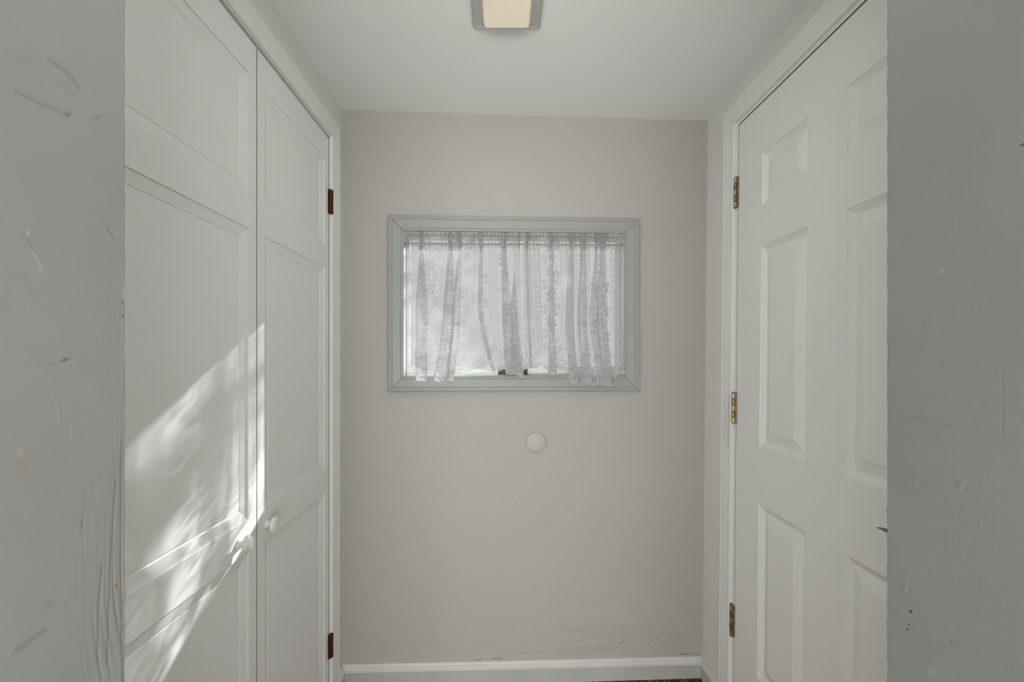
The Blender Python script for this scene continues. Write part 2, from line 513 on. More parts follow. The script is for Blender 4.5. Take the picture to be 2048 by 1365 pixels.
def butt_hinge(parent, cx, cy, z0, z1, rad, leafbox, mats, warp=None, name='hinge', label=None, nseg=5):
    mb = MB()
    L_ = (z1 - z0) / nseg
    for i in range(nseg):
        a, b = z0 + i * L_ + 0.0009, z0 + (i + 1) * L_ - 0.0009
        rr = rad
        mb.lathe((cx, cy, a), (0, 0, 1), [(0, rr * 0.86), (0.0006, rr), (b - a - 0.0006, rr), (b - a, rr * 0.86)], 18, mi=i % 2)
    mb.lathe((cx, cy, z0 - 0.0015), (0, 0, 1), [(0, rad * 0.5), (0.0006, rad * 0.72), (z1 - z0 + 0.0024, rad * 0.72), (z1 - z0 + 0.003, rad * 0.5)], 14, mi=2)  # dark core puts shade between the knuckles
    for bx_ in leafbox: mb.box(*bx_, mi=1)
    o = mb.build(name, mats, parent, warp=warp)
    if label: o['label'] = label
    return o
for z0, z1, lab in ((0.489, 0.571, 'dark red upper hinge'), (-1.025, -0.943, 'dark red lower hinge')):
    butt_hinge(d1, XL + 0.0050, OY1 - 0.003, ZC + z0, ZC + z1, 0.0048,
               [(XL - 0.002, XL + 0.0015, OY1 - 0.013, OY1 - 0.003, ZC + z0, ZC + z1), (XL + 0.0028, XL + 0.0125, OY1 + 0.0005, OY1 + 0.0038, ZC + z0, ZC + z1)],
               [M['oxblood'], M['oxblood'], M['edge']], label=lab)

# ---------------------------------------------------------------- right wall, door opening
RY0, RY1, RZ1 = 0.680, 1.5095, 0.772
mb = MB()
mb.box(XR, XR + 0.10, 0.40, RY0 - 0.016, 0, CR + 0.06)
mb.box(XR, XR + 0.10, RY1 + 0.016, 1.76, 0, CR + 0.06)
mb.box(XR, XR + 0.10, RY0 - 0.016, RY1 + 0.016, ZC + RZ1 + 0.016, CR + 0.06)
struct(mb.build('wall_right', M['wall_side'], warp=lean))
mb = MB()
mb.box(XR - 0.001, XR + 0.10, RY1, RY1 + 0.016, 0, ZC + RZ1 + 0.016)
mb.box(XR - 0.001, XR + 0.10, RY0 - 0.016, RY0, 0, ZC + RZ1 + 0.016)
mb.box(XR - 0.001, XR + 0.10, RY0, RY1, ZC + RZ1, ZC + RZ1 + 0.016)
mb.box(XR + 0.037, XR + 0.10, RY1 - 0.012, RY1, 0, ZC + RZ1)
mb.box(XR + 0.037, XR + 0.10, RY0, RY0 + 0.012, 0, ZC + RZ1)
mb.box(XR + 0.037, XR + 0.10, RY0 + 0.012, RY1 - 0.012, ZC + RZ1 - 0.012, ZC + RZ1)
mb.box(XR + 0.0006, XR + 0.0365, RY1 - 0.0008, RY1 + 0.001, 0, ZC + RZ1 - 0.001, mi=1)  # gap shade around the door painted as dark strips
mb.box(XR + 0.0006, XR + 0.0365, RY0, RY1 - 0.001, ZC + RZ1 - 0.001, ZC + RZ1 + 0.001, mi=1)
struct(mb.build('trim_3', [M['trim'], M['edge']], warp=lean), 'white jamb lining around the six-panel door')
t4 = empty('trim_4', (XR, RY1, 0)); struct(t4, 'white moulded casing around the six-panel door')
YA, ZA = RY1 + 0.013, ZC + RZ1 + 0.012
for a, b, o, m0, m1 in (((XR, YA, 0), (XR, YA, ZA), (0, 1, 0), 0, 1),
                        ((XR, RY0 - 0.013, ZA), (XR, YA, ZA), (0, 0, 1), 1, 1),
                        ((XR, RY0 - 0.013, 0), (XR, RY0 - 0.013, ZA), (0, -1, 0), 0, 1)):
    mb = MB(); moulding(mb, a, b, o, (-1, 0, 0), cas_prof(0.068, 0.9), m0, m1, 0.0005 if m1 else 0)
    mb.build('casing_board', M['trim'], t4, warp=lean)
# painted-over filler strip of an old mortise on the far casing
mb = MB(); mb.box(XR - 0.0140, XR - 0.0125, YA + 0.014, YA + 0.040, ZC - 0.30, ZC - 0.128)
mb.build('filler_patch', M['trim'], t4, warp=lean, bevel=0.0005)
# dark room behind the closed door
mb = MB()
mb.box(XR + 0.101, XR + 0.12, 0.4, 1.8, 0, CR)
struct(mb.build('wall_outer', M['dark'], warp=lean))

# ---------------------------------------------------------------- six-panel door
d3 = empty('door_3', (XR, 1.5065, 0)); struct(d3, 'white six-panel door with three brass hinges, on the right')
DY0, DY1, DZ0, DZ1 = 0.684, 1.5065, 0.012, ZC + 0.768
cols = [(0.822, 1.032), (1.1626, 1.372)]
prow = [(ZC - 0.968, ZC - 0.443), (ZC - 0.270, ZC + 0.335), (ZC + 0.458, ZC + 0.616)]
mb = MB()
ybs = [DY0, cols[0][0], cols[0][1], cols[1][0], cols[1][1], DY1]
zbs = [DZ0, prow[0][0], prow[0][1], prow[1][0], prow[1][1], prow[2][0], prow[2][1], DZ1]
for i in range(5):
    for j in range(7):
        if i % 2 == 1 and j % 2 == 1: continue
        mb.add([(XR, ybs[i], zbs[j]), (XR, ybs[i + 1], zbs[j]), (XR, ybs[i + 1], zbs[j + 1]), (XR, ybs[i], zbs[j + 1])], [(0, 3, 2, 1)])
mb.add([(XR, DY0, DZ0), (XR, DY1, DZ0), (XR, DY1, DZ1), (XR, DY0, DZ1), (XR + 0.035, DY0, DZ0), (XR + 0.035, DY1, DZ0), (XR + 0.035, DY1, DZ1), (XR + 0.035, DY0, DZ1)],
       [(4, 5, 6, 7), (0, 4, 7, 3), (1, 2, 6, 5), (3, 7, 6, 2), (0, 1, 5, 4)])
mb.build('door_frame', M['door'], d3, warp=lean)
RING = [(0, 0), (0.0015, 0.0026), (0.004, 0.0030), (0.006, 0.0050), (0.009, 0.0066), (0.013, 0.0090), (0.015, 0.0108), (0.019, 0.0112),
        (0.022, 0.0104), (0.032, 0.0072), (0.043, 0.0042), (0.0465, 0.0034), (0.0475, 0.0022), (0.050, 0.0020)]
for (ya, yb) in cols:
    for (za, zb) in prow:
        vs, fs = [], []
        for w, h in RING:
            vs += [(XR + h, ya + w, za + w), (XR + h, yb - w, za + w), (XR + h, yb - w, zb - w), (XR + h, ya + w, zb - w)]
        for r in range(len(RING) - 1):
            for k in range(4):
                fs.append((r * 4 + k, r * 4 + 4 + k, r * 4 + 4 + (k + 1) % 4, r * 4 + (k + 1) % 4))
        q = (len(RING) - 1) * 4
        fs.append((q + 3, q + 2, q + 1, q))
        link('raised_panel', vs, fs, M['door'], d3, warp=lean)
for zc_, hh in ((0.5475, 0.051), (-0.1685, 0.051), (-0.8745, 0.052)):
    z0, z1 = ZC + zc_ - hh, ZC + zc_ + hh
    butt_hinge(d3, XR - 0.0072, 1.5125, z0, z1, 0.0062,
               [(XR - 0.0062, XR + 0.002, 1.5030, 1.5062, z0, z1), (XR - 0.0045, XR + 0.006, 1.5064, 1.5068, z0, z1)],
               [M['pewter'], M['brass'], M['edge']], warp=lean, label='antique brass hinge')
# lever handle
hb = MB()
LX, LY, LZ = XR, 0.752, ZC - 0.318
hb.lathe((LX, LY, LZ), (-1, 0, 0), [(0, 0.031), (0.006, 0.031), (0.010, 0.026), (0.012, 0.012), (0.050, 0.010), (0.062, 0.0105), (0.070, 0.009)], 28)
hb.build('handle_rose', M['nickel'], d3, warp=lean, smooth=True)
hb = MB()
hb.tube([(LX - 0.062, LY - 0.004, LZ), (LX - 0.066, LY + 0.02, LZ + 0.002), (LX - 0.068, LY + 0.055, LZ + 0.002), (LX - 0.070, LY + 0.085, LZ), (LX - 0.072, LY + 0.100, LZ - 0.001)],
        [0.009, 0.0075, 0.006, 0.0035, 0.001], 12)
hb.build('lever', M['nickel'], d3, warp=lean, smooth=True)

# ---------------------------------------------------------------- baseboards
bh, bc = 0.064, 0.096
BPROF_B = [(0.0, 0.0), (0.0, 0.014), (0.0485, 0.014), (0.0495, 0.012), (0.0495, 0.0)]
BPROF_C = [(0.0495, 0.0), (0.0495, 0.014), (0.051, 0.0165), (0.060, 0.0165), (0.065, 0.013), (0.069, 0.009), (0.073, 0.007), (0.0760, 0.004), (0.0765, 0.0)]
bb = empty('baseboard_back', tuple(BW(0, 0, -ZC))); struct(bb, 'grey baseboard with a white cap along the back wall')
for nm, pr, m_ in (('board', BPROF_B, 'base'), ('cap', BPROF_C, 'cap')):
    mb = MB(); a = BW(XL + 0.001, 0.0, -ZC); b = BW(XR - 0.011, 0.0, -ZC)
    moulding(mb, a, b, (0, 0, 1), NW, pr, 0, 0)
    # the cap sits a little higher at the left
    sh = [(v[0], v[1], v[2] + (0.009 if v[2] > 0.045 else 0) * (XR - v[0]) / (XR - XL)) for v in mb.v]
    mb.v = sh
    mb.build(nm, M[m_], bb, bevel=0.0006)
br = empty('baseboard_right', (XR, 1.65, 0)); struct(br, 'short grey baseboard between the back wall and the door casing')
for nm, pr, m_ in (('board', BPROF_B, 'base'), ('cap', BPROF_C, 'cap')):
    mb = MB(); moulding(mb, (XR, YA + 0.0685, 0), (XR, YBR - 0.014, 0), (0, 0, 1), (-1, 0, 0), pr, 0, 0)
    mb.build(nm, M[m_], br, warp=lean, bevel=0.0006)
bl = empty('baseboard_left', (XL, 1.65, 0)); struct(bl, 'stub of baseboard beside the closet casing')
for nm, pr, m_ in (('board', BPROF_B, 'base'), ('cap', BPROF_C, 'cap')):
    mb = MB(); moulding(mb, (XL, OY1 + 0.067, 0.006), (XL, YBL - 0.016, 0.006), (0, 0, 1), (1, 0, 0), pr, 0, 0)
    mb.build(nm, M[m_], bl, bevel=0.0006)

# ---------------------------------------------------------------- window
w1 = empty('window_1', tuple(BW(0.048, 0, WZ0))); struct(w1, 'small white-framed window in the back wall')
WPROF = [(0.0, -0.002), (0.0, 0.0125), (0.0015, 0.0140), (0.006, 0.0145), (0.0095, 0.0125), (0.012, 0.0145), (0.018, 0.0150), (0.038, 0.0168),
         (0.042, 0.0150), (0.045, 0.0175), (0.050, 0.0175), (0.053, 0.0155), (0.0555, 0.0165), (0.058, 0.012), (0.0585, 0.0)]
gp = 0.0007
ix0, ix1, iz0, iz1 = WX0 + 0.002, WX1 - 0.002, WZ0 + 0.001, WZ1 - 0.001
for a, b, o in ((BW(ix0, 0, iz1), BW(ix1, 0, iz1), Vector((0, 0, 1))), (BW(ix0, 0, iz0), BW(ix1, 0, iz0), Vector((0, 0, -1))),
                (BW(ix0, 0, iz0), BW(ix0, 0, iz1), -EW), (BW(ix1, 0, iz0), BW(ix1, 0, iz1), EW)):
    mb = MB(); moulding(mb, a, b, o, NW, WPROF, 1, 1, gp)
    mb.build('casing_board', M['wintrim'], w1)
# lining
mb = MB()
JD = -0.115
mb.rbox(BW, WX0 - 0.004, WX0 + 0.003, JD, 0.0, WZ0, WZ1)
mb.rbox(BW, WX1 - 0.003, WX1 + 0.004, JD, 0.0, WZ0, WZ1)
mb.rbox(BW, WX0 + 0.003, WX1 - 0.003, JD, 0.0, WZ1 - 0.003, WZ1 + 0.004)
mb.rbox(BW, WX0 + 0.003, WX1 - 0.003, JD, 0.0, WZ0 - 0.004, WZ0 + 0.003)
mb.build('window_lining', M['sash'], w1)
sx0, sx1, sz0, sz1 = WX0 + 0.004, WX1 - 0.004, WZ0 + 0.005, WZ1 - 0.005
sr = 0.020
mb = MB()
mb.rbox(BW, sx0, sx0 + sr * 0.5, -0.075, -0.045, sz0, sz1)
mb.rbox(BW, sx1 - sr * 0.5, sx1, -0.075, -0.045, sz0, sz1)
mb.rbox(BW, sx0 + sr * 0.5, sx1 - sr * 0.5, -0.075, -0.045, sz0, sz0 + 0.030)
mb.rbox(BW, sx0 + sr * 0.5, sx1 - sr * 0.5, -0.075, -0.045, sz1 - sr * 0.4, sz1)
sash = mb.build('sash', M['sash'], w1, bevel=0.001)
mb = MB(); mb.rbox(BW, sx0 + sr * 0.3, sx1 - sr * 0.3, -0.062, -0.059, sz0 + 0.022, sz1 - sr * 0.2)
g = mb.build('pane', M['glass'], sash)
lx0, lz0 = bw_px(998, 752); lx1, lz1 = bw_px(1056, 740)
mb = MB()
mb.rbox(BW, lx0, lx1, -0.045, -0.040, lz0 + 0.002, lz1)
mb.rbox(BW, lx0 + 0.004, lx1 - 0.004, -0.040, -0.030, lz0 + 0.004, lz0 + 0.010)
mb.rbox(BW, (lx0 + lx1) / 2 - 0.012, (lx0 + lx1) / 2 + 0.034, -0.036, -0.018, lz0 + 0.006, lz0 + 0.014)
mb.rbox(BW, lx0 - 0.001, lx0 + 0.004, -0.045, -0.026, lz0 + 0.002, lz1 + 0.002)
mb.rbox(BW, lx1 - 0.004, lx1 + 0.001, -0.045, -0.026, lz0 + 0.002, lz1 + 0.002)
lt = mb.build('latch', M['bronze'], sash, bevel=0.0008); lt['label'] = 'bronze window latch'

# ---------------------------------------------------------------- curtain rod
HR = -0.0065                # rod depth, just inside the opening
rz0, rz1 = 0.4235, 0.4270
def rodp(x): return BW(x, HR, rz0 + (rz1 - rz0) * (x - WX0) / (WX1 - WX0))
rod = empty('curtain_rod', tuple(rodp(WX0 + 0.003)))
tag(rod, 'thin brass curtain rod threaded through the lace in the window', 'curtain rod')
mb = MB(); mb.tube([rodp(WX0 + 0.0035 + (WX1 - WX0 - 0.007) * i / 10) for i in range(11)], 0.0022, 10)
mb.build('rod', M['rod'], rod, smooth=True)
for x, L_ in ((WX0 + 0.003, 0.012), (WX1 - 0.003, -0.004)):
    mb = MB(); mb.lathe(rodp(x), EW if L_ > 0 else -EW, [(0, 0.0050), (abs(L_) * 0.7, 0.0050), (abs(L_), 0.0036)], 16)
    mb.build('end_cap', M['rod'], rod, smooth=True)

# ---------------------------------------------------------------- lace
def smoothcp(cp, t):
    """smooth interpolation through control values, t in control units"""
    cp = np.asarray(cp, float); n = len(cp)
    i = np.clip(np.floor(t).astype(int), 0, n - 2); f = t - i
    p0 = cp[np.clip(i - 1, 0, n - 1)]; p1 = cp[i]; p2 = cp[i + 1]; p3 = cp[np.clip(i + 2, 0, n - 1)]
    m1 = (p2 - p0) * 0.30; m2 = (p3 - p1) * 0.30
    h = f * f * (3 - 2 * f)
    return p1 * (1 - h) + p2 * h + m1 * (f ** 3 - 2 * f ** 2 + f) + m2 * (f ** 3 - f ** 2)

def ring(d, r, w): return np.clip(1 - np.abs(d - r) / w, 0, 1)
def stroke(d, w): return np.clip(1.6 - 1.6 * d / w, 0, 1)

def lace_density(U, V, width, seed, vb):
    """knitted lace: U across the cloth, V down from the rod (metres), vb = length of the drop"""
    rnd = random.Random(seed)
    net = 0.20 + 0.18 * (np.sin(U * 2 * PI / 0.0056) > 0.1) * (np.sin(V * 2 * PI / 0.0040) > -0.3)
    D = net.copy()
    # ribs of open work
    def rib(u0, u1):
        k = (U > u0) & (U < u1)
        D[k] = 0.18 + 0.34 * (np.sin(U[k] * 2 * PI / 0.0046) > 0.25)
    # chain of diamonds between rows of rings
    def diamonds(uc, w):
        k = np.abs(U - uc) < w * 1.6
        per = 2.1 * w
        dv = np.mod(V, per) - per / 2; du = U - uc
        q = np.abs(du) / (w * 0.62) + np.abs(dv) / (per * 0.50)
        a = np.maximum(stroke(np.abs(q - 0.92), 0.26), stroke(q, 0.30))
        for s in (-1, 1):
            dvr = np.mod(V + per / 2, per) - per / 2
            r = np.hypot(du - s * w * 0.82, dvr * 0.95)
            a = np.maximum(a, ring(r, w * 0.48, 0.0018) * 1.2)
            a = np.maximum(a, stroke(np.abs(du - s * w * 1.5), 0.0014))
        D[k] = np.maximum(0.20, a[k])
    def flowers(uc, w, per, off):
        k = np.abs(U - uc) < w
        n = int(float(np.max(vb)) / per) + 3
        a = np.full(U.shape, 0.13)
        for i in range(-1, n):
            # large bloom, swirl and small blossoms alternate
            cv = off + i * per; cu = uc + (0.25 * w if i % 2 else -0.25 * w)
            du, dv = U - cu, V - cv
            r = np.hypot(du, dv); th = np.arctan2(dv, du)
            R = w * 0.62 * (0.72 + 0.28 * np.cos(5 * th + i))
            a = np.maximum(a, 0.74 * (r < R)); a = np.maximum(a, ring(r, R, 0.0022) * 1.1)
            a = np.where(ring(r, R * 0.42, 0.0016) > 0.4, 0.15, a); a = np.maximum(a, stroke(r, 0.0022))
            # swirls
            for s in (-1, 1):
                c2u, c2v = cu + s * w * 0.52, cv + per * 0.46
                du, dv = U - c2u, V - c2v
                r = np.hypot(du, dv); th = np.arctan2(dv, du * s)
                sp = np.mod(r / (w * 0.26) - th / (2 * PI) + 0.5, 1.0)
                kk = (r < w * 0.42)
                a = np.where(kk, np.maximum(a * 0.5, np.clip(1.5 - np.abs(sp - 0.5) * 6.5, 0, 1)), a)
            # leaf
            du, dv = (U - cu) * 0.8 + (V - cv - per * 0.45) * 0.5, (V - cv - per * 0.45) - (U - cu) * 0.5
            a = np.maximum(a, 0.95 * (np.hypot(du / 0.0042, dv / 0.009) < 1))
        D[k] = a[k]
    def dots(uc, w):
        k = np.abs(U - uc) < w
        dv = np.mod(V, 0.012) - 0.006; du = np.abs(U - uc) - w * 0.5
        a = ring(np.hypot(du, dv), 0.0032, 0.0013)
        D[k] = np.maximum(D[k], a[k] * 0.9)
    u = 0.0
    diamonds(0.016, 0.0095)
    diamonds(width - 0.016, 0.0095)
    u = 0.036
    k = 0
    while u < width - 0.040:
        w = [0.040, 0.030, 0.055, 0.022, 0.034][(k + seed) % 5]
        t = (k + seed) % 5
        if t == 0: flowers(u + w / 2, w / 2, 0.046, 0.03 + 0.01 * k)
        elif t == 1: dots(u + w / 2, w / 2)
        elif t == 2: flowers(u + w / 2, w / 2, 0.062, 0.05)
        elif t == 3: rib(u, u + w)
        else: diamonds(u + w / 2, w / 3.6)
        D[np.abs(U - u) < 0.0009] = 0.9
        u += w; k += 1
    # bottom border with scrolls and scalloped hem
    B = vb - V                                        # distance up from the hem
    per = 0.056
    ph = np.mod(U + 0.01 * seed, per) - per / 2
    scal = 0.014 * (1 - np.cos(np.clip(np.abs(ph) / (per / 2), 0, 1) ** 1.4 * PI)) / 2
    band = B < 0.100 + 0.012 * np.cos(2 * PI * U / per)
    a = np.full(U.shape, 0.26)
    for (cu, cb, rr, sgn) in ((0.0, 0.030, 0.019, 1), (0.024, 0.058, 0.014, -1), (-0.022, 0.075, 0.012, 1), (0.0, 0.088, 0.010, -1)):
        du = np.mod(ph - cu + per / 2, per) - per / 2; dv = B - cb
        r = np.hypot(du, dv); th = np.arctan2(dv, du * sgn)
        sp = np.mod(r / (rr * 0.60) - th / (2 * PI), 1.0)
        a = np.where(r < rr, np.maximum(0.20, np.clip(1.4 - np.abs(sp - 0.5) * 5.5, 0, 1)), a)
        a = np.maximum(a, ring(r, rr, 0.0020) * 1.1)
    D[band] = a[band]
    edge = B - scal
    D = np.where(np.abs(edge - 0.003) < 0.0024, 0.95, D)
    D = np.where(np.abs(edge - 0.009) < 0.0014, 0.85, D)
    D = np.where(edge < 0, 0.0, D)
    return np.clip(D, 0, 1)

def lace_panel(name, label, tops, mids, bots, deps, zb, seed, nv=430):
    """control columns: x pixel under the rod / halfway / at the hem, depth of the fold, hem y pixel"""
    n = len(tops)
    mid_m = np.array([bw_px(p, 620)[0] for p in mids])
    seg = np.hypot(np.diff(mid_m), np.diff(np.array(deps)) * 0.001) + 1e-4
    arc = np.concatenate([[0], np.cumsum(seg)])
    width = arc[-1]
    nu = int(width / 0.00085)
    Uc = np.linspace(0, width, nu)
    t = np.interp(Uc, arc, np.arange(n))
    top = smoothcp([bw_px(p, 500)[0] for p in tops], t)
    mid = smoothcp(mid_m, t)
    bot = smoothcp([bw_px(p, 745)[0] for p in bots], t)
    dep = smoothcp(np.array(deps) * 0.001, t)
    zbot = smoothcp([bw_px(1004, y)[1] for y in zb], t)
    rise = 0.0385
    v = np.linspace(0, 1, nv)
    Vn, Tn = np.meshgrid(v, np.arange(nu), indexing='ij')
    ztop = 0.4255 + rise + 0.0025 * np.sin(Uc * 300 + seed) + 0.002 * np.sin(Uc * 733)
    Z = ztop[None, :] * (1 - v[:, None]) + zbot[None, :] * v[:, None]
    drop = (0.4255 - Z)                                 # metres below the rod
    full = 0.4255 - zbot[None, :]
    s = np.clip(drop / full, 0, 1)
    # three-level blend down the drop
    a = np.clip(s / 0.5, 0, 1); b = np.clip((s - 0.5) / 0.5, 0, 1)
    a = a * a * (3 - 2 * a) * 0.5 + a * 0.5; b = b * b * 0.5 + b * 0.5
    X = np.where(s < 0.5, top * (1 - a) + mid * a, mid * (1 - b) + bot * b)
    D = np.repeat(dep[None, :], nv, 0) * (0.25 + 0.75 * np.clip(drop / 0.08, 0, 1))
    # fine gathers on the rod
    U2 = np.repeat(Uc[None, :], nv, 0)
    gath = np.exp(-(np.abs(drop) / 0.020) ** 1.5)
    gup = np.clip(-drop / 0.02, 0, 1)
    ph = U2 * 2 * PI / 0.0085 + 1.4 * np.sin(U2 * 90 + seed) + 0.9 * np.sin(U2 * 37)
    D = D + 0.0042 * np.sin(ph) * (gath + 0.8 * gup) + 0.0012 * np.sin(ph * 0.5 + drop * 60) * np.exp(-np.clip(drop, 0, 1) / 0.10)
    X = X + 0.0016 * np.cos(ph) * (gath + 0.8 * gup) + gup * 0.005 * np.sin(U2 * 55 + seed * 2)
    # soft secondary waviness
    D = D + 0.0022 * np.sin(U2 * 2 * PI / 0.045 + 3 * s + seed) * s
    # hem swings out over the casing
    over = np.clip((drop - 0.30) / 0.17, 0, 1)
    hang = 0.004 + 0.0295 * over * over * (3 - 2 * over)
    hh = HR + 0.0045 + D + hang
    # stay clear of the sides, lining and casing
    lo = np.where(drop > 0.44, 0.0185, HR + 0.0028)
    lo = HR + 0.0028 + (0.0295) * np.clip((drop - 0.40) / 0.07, 0, 1)
    hh = np.maximum(hh, lo + 0.0012 * np.sin(U2 * 400))
    inside = hh < 0.018
    X = np.where(inside, np.clip(X, WX0 + 0.0045, WX1 - 0.0045), X)
    e = np.array(NW)
    P = np.stack([X, Y00 + MS * X, ZC + Z], -1) + hh[..., None] * e
    dens = lace_density(U2, drop, width, seed, 1.0 * full + 0 * U2)
    # cloth bunched in narrow folds packs more thread per width
    dx = np.diff(np.array(mids, float))
    th = np.where(dx < 0, 1.9, np.where(np.abs(dx) < 15, 1.35, 1.0))
    th[:-1] = np.maximum(th[:-1], np.where(dx[1:] < 0, 1.7, 1.0)); th[1:] = np.maximum(th[1:], np.where(dx[:-1] < 0, 1.4, 1.0))
    thu = np.interp(t, np.arange(n - 1) + 0.5, th)[None, :]
    thu = 1 + (thu - 1) * np.clip(np.abs(drop - 0.005) / 0.015 + 0.5, 0, 1)
    dens = np.where(dens > 0.02, 1 - (1 - np.clip(dens, 0, 0.999)) ** thu, 0.0)
    pocket = np.exp(-((drop - 0.004) / 0.009) ** 4)
    dens = np.maximum(dens, (0.34 + 0.22 * np.sin(ph)) * (drop < 0.012))
    dens = np.maximum(dens, (0.50 + 0.22 * thu / 1.3 + 0.25 * np.sin(ph)) .clip(0.3, 0.97) * pocket)
    dens = np.where(np.abs(drop - 0.0135) < 0.0010, 0.9, dens)
    dens = np.where((drop < -rise + 0.006) & (drop > -rise - 0.01), np.maximum(dens, 0.7), dens)
    idx = np.arange(nv * nu).reshape(nv, nu)
    q = np.stack([idx[:-1, :-1], idx[1:, :-1], idx[1:, 1:], idx[:-1, 1:]], -1).reshape(-1, 4)
    me = bpy.data.meshes.new(name)
    me.vertices.add(nv * nu); me.vertices.foreach_set('co', P.reshape(-1).astype(np.float32))
    me.loops.add(q.size); me.loops.foreach_set('vertex_index', q.reshape(-1).astype(np.int32))
    me.polygons.add(len(q)); me.polygons.foreach_set('loop_start', (np.arange(len(q)) * 4).astype(np.int32))
    me.polygons.foreach_set('loop_total', np.full(len(q), 4, np.int32))
    me.polygons.foreach_set('use_smooth', np.ones(len(q), bool))
    me.update(calc_edges=True)
    at = me.attributes.new('lace_cover', 'FLOAT', 'POINT')
    at.data.foreach_set('value', dens.reshape(-1).astype(np.float32))
    me.materials.append(M['lace'])
    o = bpy.data.objects.new(name, me); COL.objects.link(o)
    tag(o, label, 'curtain', 'lace curtains in the window')
    return o

lace_panel('lace_curtain', 'left white lace curtain in the window, pinched to a point over the latch',
    tops=[811, 834, 846, 840, 862, 888, 906, 898, 912, 924, 918, 946, 966, 960, 982, 998, 1012, 1004, 1024, 1034, 1040],
    mids=[812, 838, 857, 832, 858, 886, 908, 886, 900, 921, 905, 940, 964, 956, 985, 1000, 1022, 1004, 1034, 1020, 1042],
    bots=[818, 846, 858, 834, 862, 884, 898, 868, 886, 907, 893, 936, 990, 984, 1004, 1020, 1044, 1010, 1046, 1022, 1048],
    deps=[0, 3, 11, 5, 1, 4, 12, 7, 3, 12, 5, 0, 9, 5, 2, 5, 12, 8, 14, 10, 6],
    zb=[735, 742, 772, 758, 744, 752, 770, 758, 764, 774, 758, 746, 744, 742, 742, 744, 752, 748, 756, 752, 744], seed=1)
lace_panel('lace_curtain', 'right white lace curtain in the window, hanging in loose dark-patterned folds',
    tops=[1044, 1056, 1050, 1074, 1094, 1106, 1098, 1118, 1132, 1146, 1138, 1152, 1170, 1160, 1178, 1194, 1190, 1210, 1200, 1220, 1243],
    mids=[1046, 1060, 1054, 1078, 1094, 1108, 1096, 1120, 1134, 1146, 1130, 1154, 1172, 1154, 1176, 1194, 1178, 1212, 1192, 1222, 1242],
    bots=[1048, 1062, 1060, 1082, 1096, 1110, 1094, 1116, 1140, 1152, 1134, 1156, 1178, 1158, 1184, 1204, 1188, 1218, 1200, 1226, 1251],
    deps=[4, 7, 3, 0, 5, 12, 6, 1, 4, 12, 6, 3, 11, 5, 7, 11, 6, 13, 6, 2, 4],
    zb=[738, 742, 738, 736, 742, 754, 748, 740, 748, 771, 764, 770, 764, 768, 772, 770, 766, 773, 762, 756, 752], seed=3)

# ---------------------------------------------------------------- round wall bumper
cx_, cz_ = bw_px(1072, 885)
mb = MB()
mb.lathe(BW(cx_, 0.0004, cz_), NW, [(0, 0.0402), (0.0018, 0.0402), (0.0040, 0.0385), (0.0060, 0.0340), (0.0080, 0.0250), (0.0090, 0.0130), (0.0093, 0.0008)], 56)
bp = mb.build('door_bumper', M['bumper'], smooth=True)
tag(bp, 'round white domed disc fixed to the back wall below the window', 'door bumper')

# ---------------------------------------------------------------- ceiling lamp
lc = Vector((0.0125, 1.154, cz(0.0125)))
lamp = empty('ceiling_lamp', tuple(lc))
tag(lamp, 'square flush ceiling lamp with a warm glowing glass shade', 'ceiling lamp')
mb = MB()
R9 = 0.0915
rings = [(R9, 0.0005), (R9, -0.004), (R9 - 0.003, -0.0065), (R9 - 0.007, -0.008), (R9 - 0.009, -0.006), (R9 - 0.028, -0.009), (0.05, -0.011)]
vs, fs = [], []
for r, h in rings:
    vs += [lc + Vector((sx * r, sy * r, h - 0.0035)) for sx, sy in ((-1, -1), (1, -1), (1, 1), (-1, 1))]
for i in range(len(rings) - 1):
    for k in range(4): fs.append((i * 4 + k, i * 4 + 4 + k, i * 4 + 4 + (k + 1) % 4, i * 4 + (k + 1) % 4))
q = (len(rings) - 1) * 4
fs += [(q + 3, q + 2, q + 1, q), (0, 1, 2, 3)]
link('mounting_plate', vs, fs, M['plate'], lamp, bevel=0.0008)
mb = MB()
r0, r1, hz0, hz1 = 0.0625, 0.0575, -0.012, -0.034
vs = [lc + Vector((sx * r, sy * r, h)) for r, h in ((r0, hz0), (r1, hz1)) for sx, sy in ((-1, -1), (1, -1), (1, 1), (-1, 1))]
mb.add(vs, [(0, 1, 2, 3), (7, 6, 5, 4), (0, 4, 5, 1), (1, 5, 6, 2), (2, 6, 7, 3), (3, 7, 4, 0)])
mb.build('glass_shade', M['lamp'], lamp, bevel=0.004)
area_light('lamp_bulb', tuple(lc + Vector((0, 0, -0.037))), tuple(lc + Vector((0, 0, -1))), 0.11, 0.11, 1.0, (1.0, 0.98, 0.93))

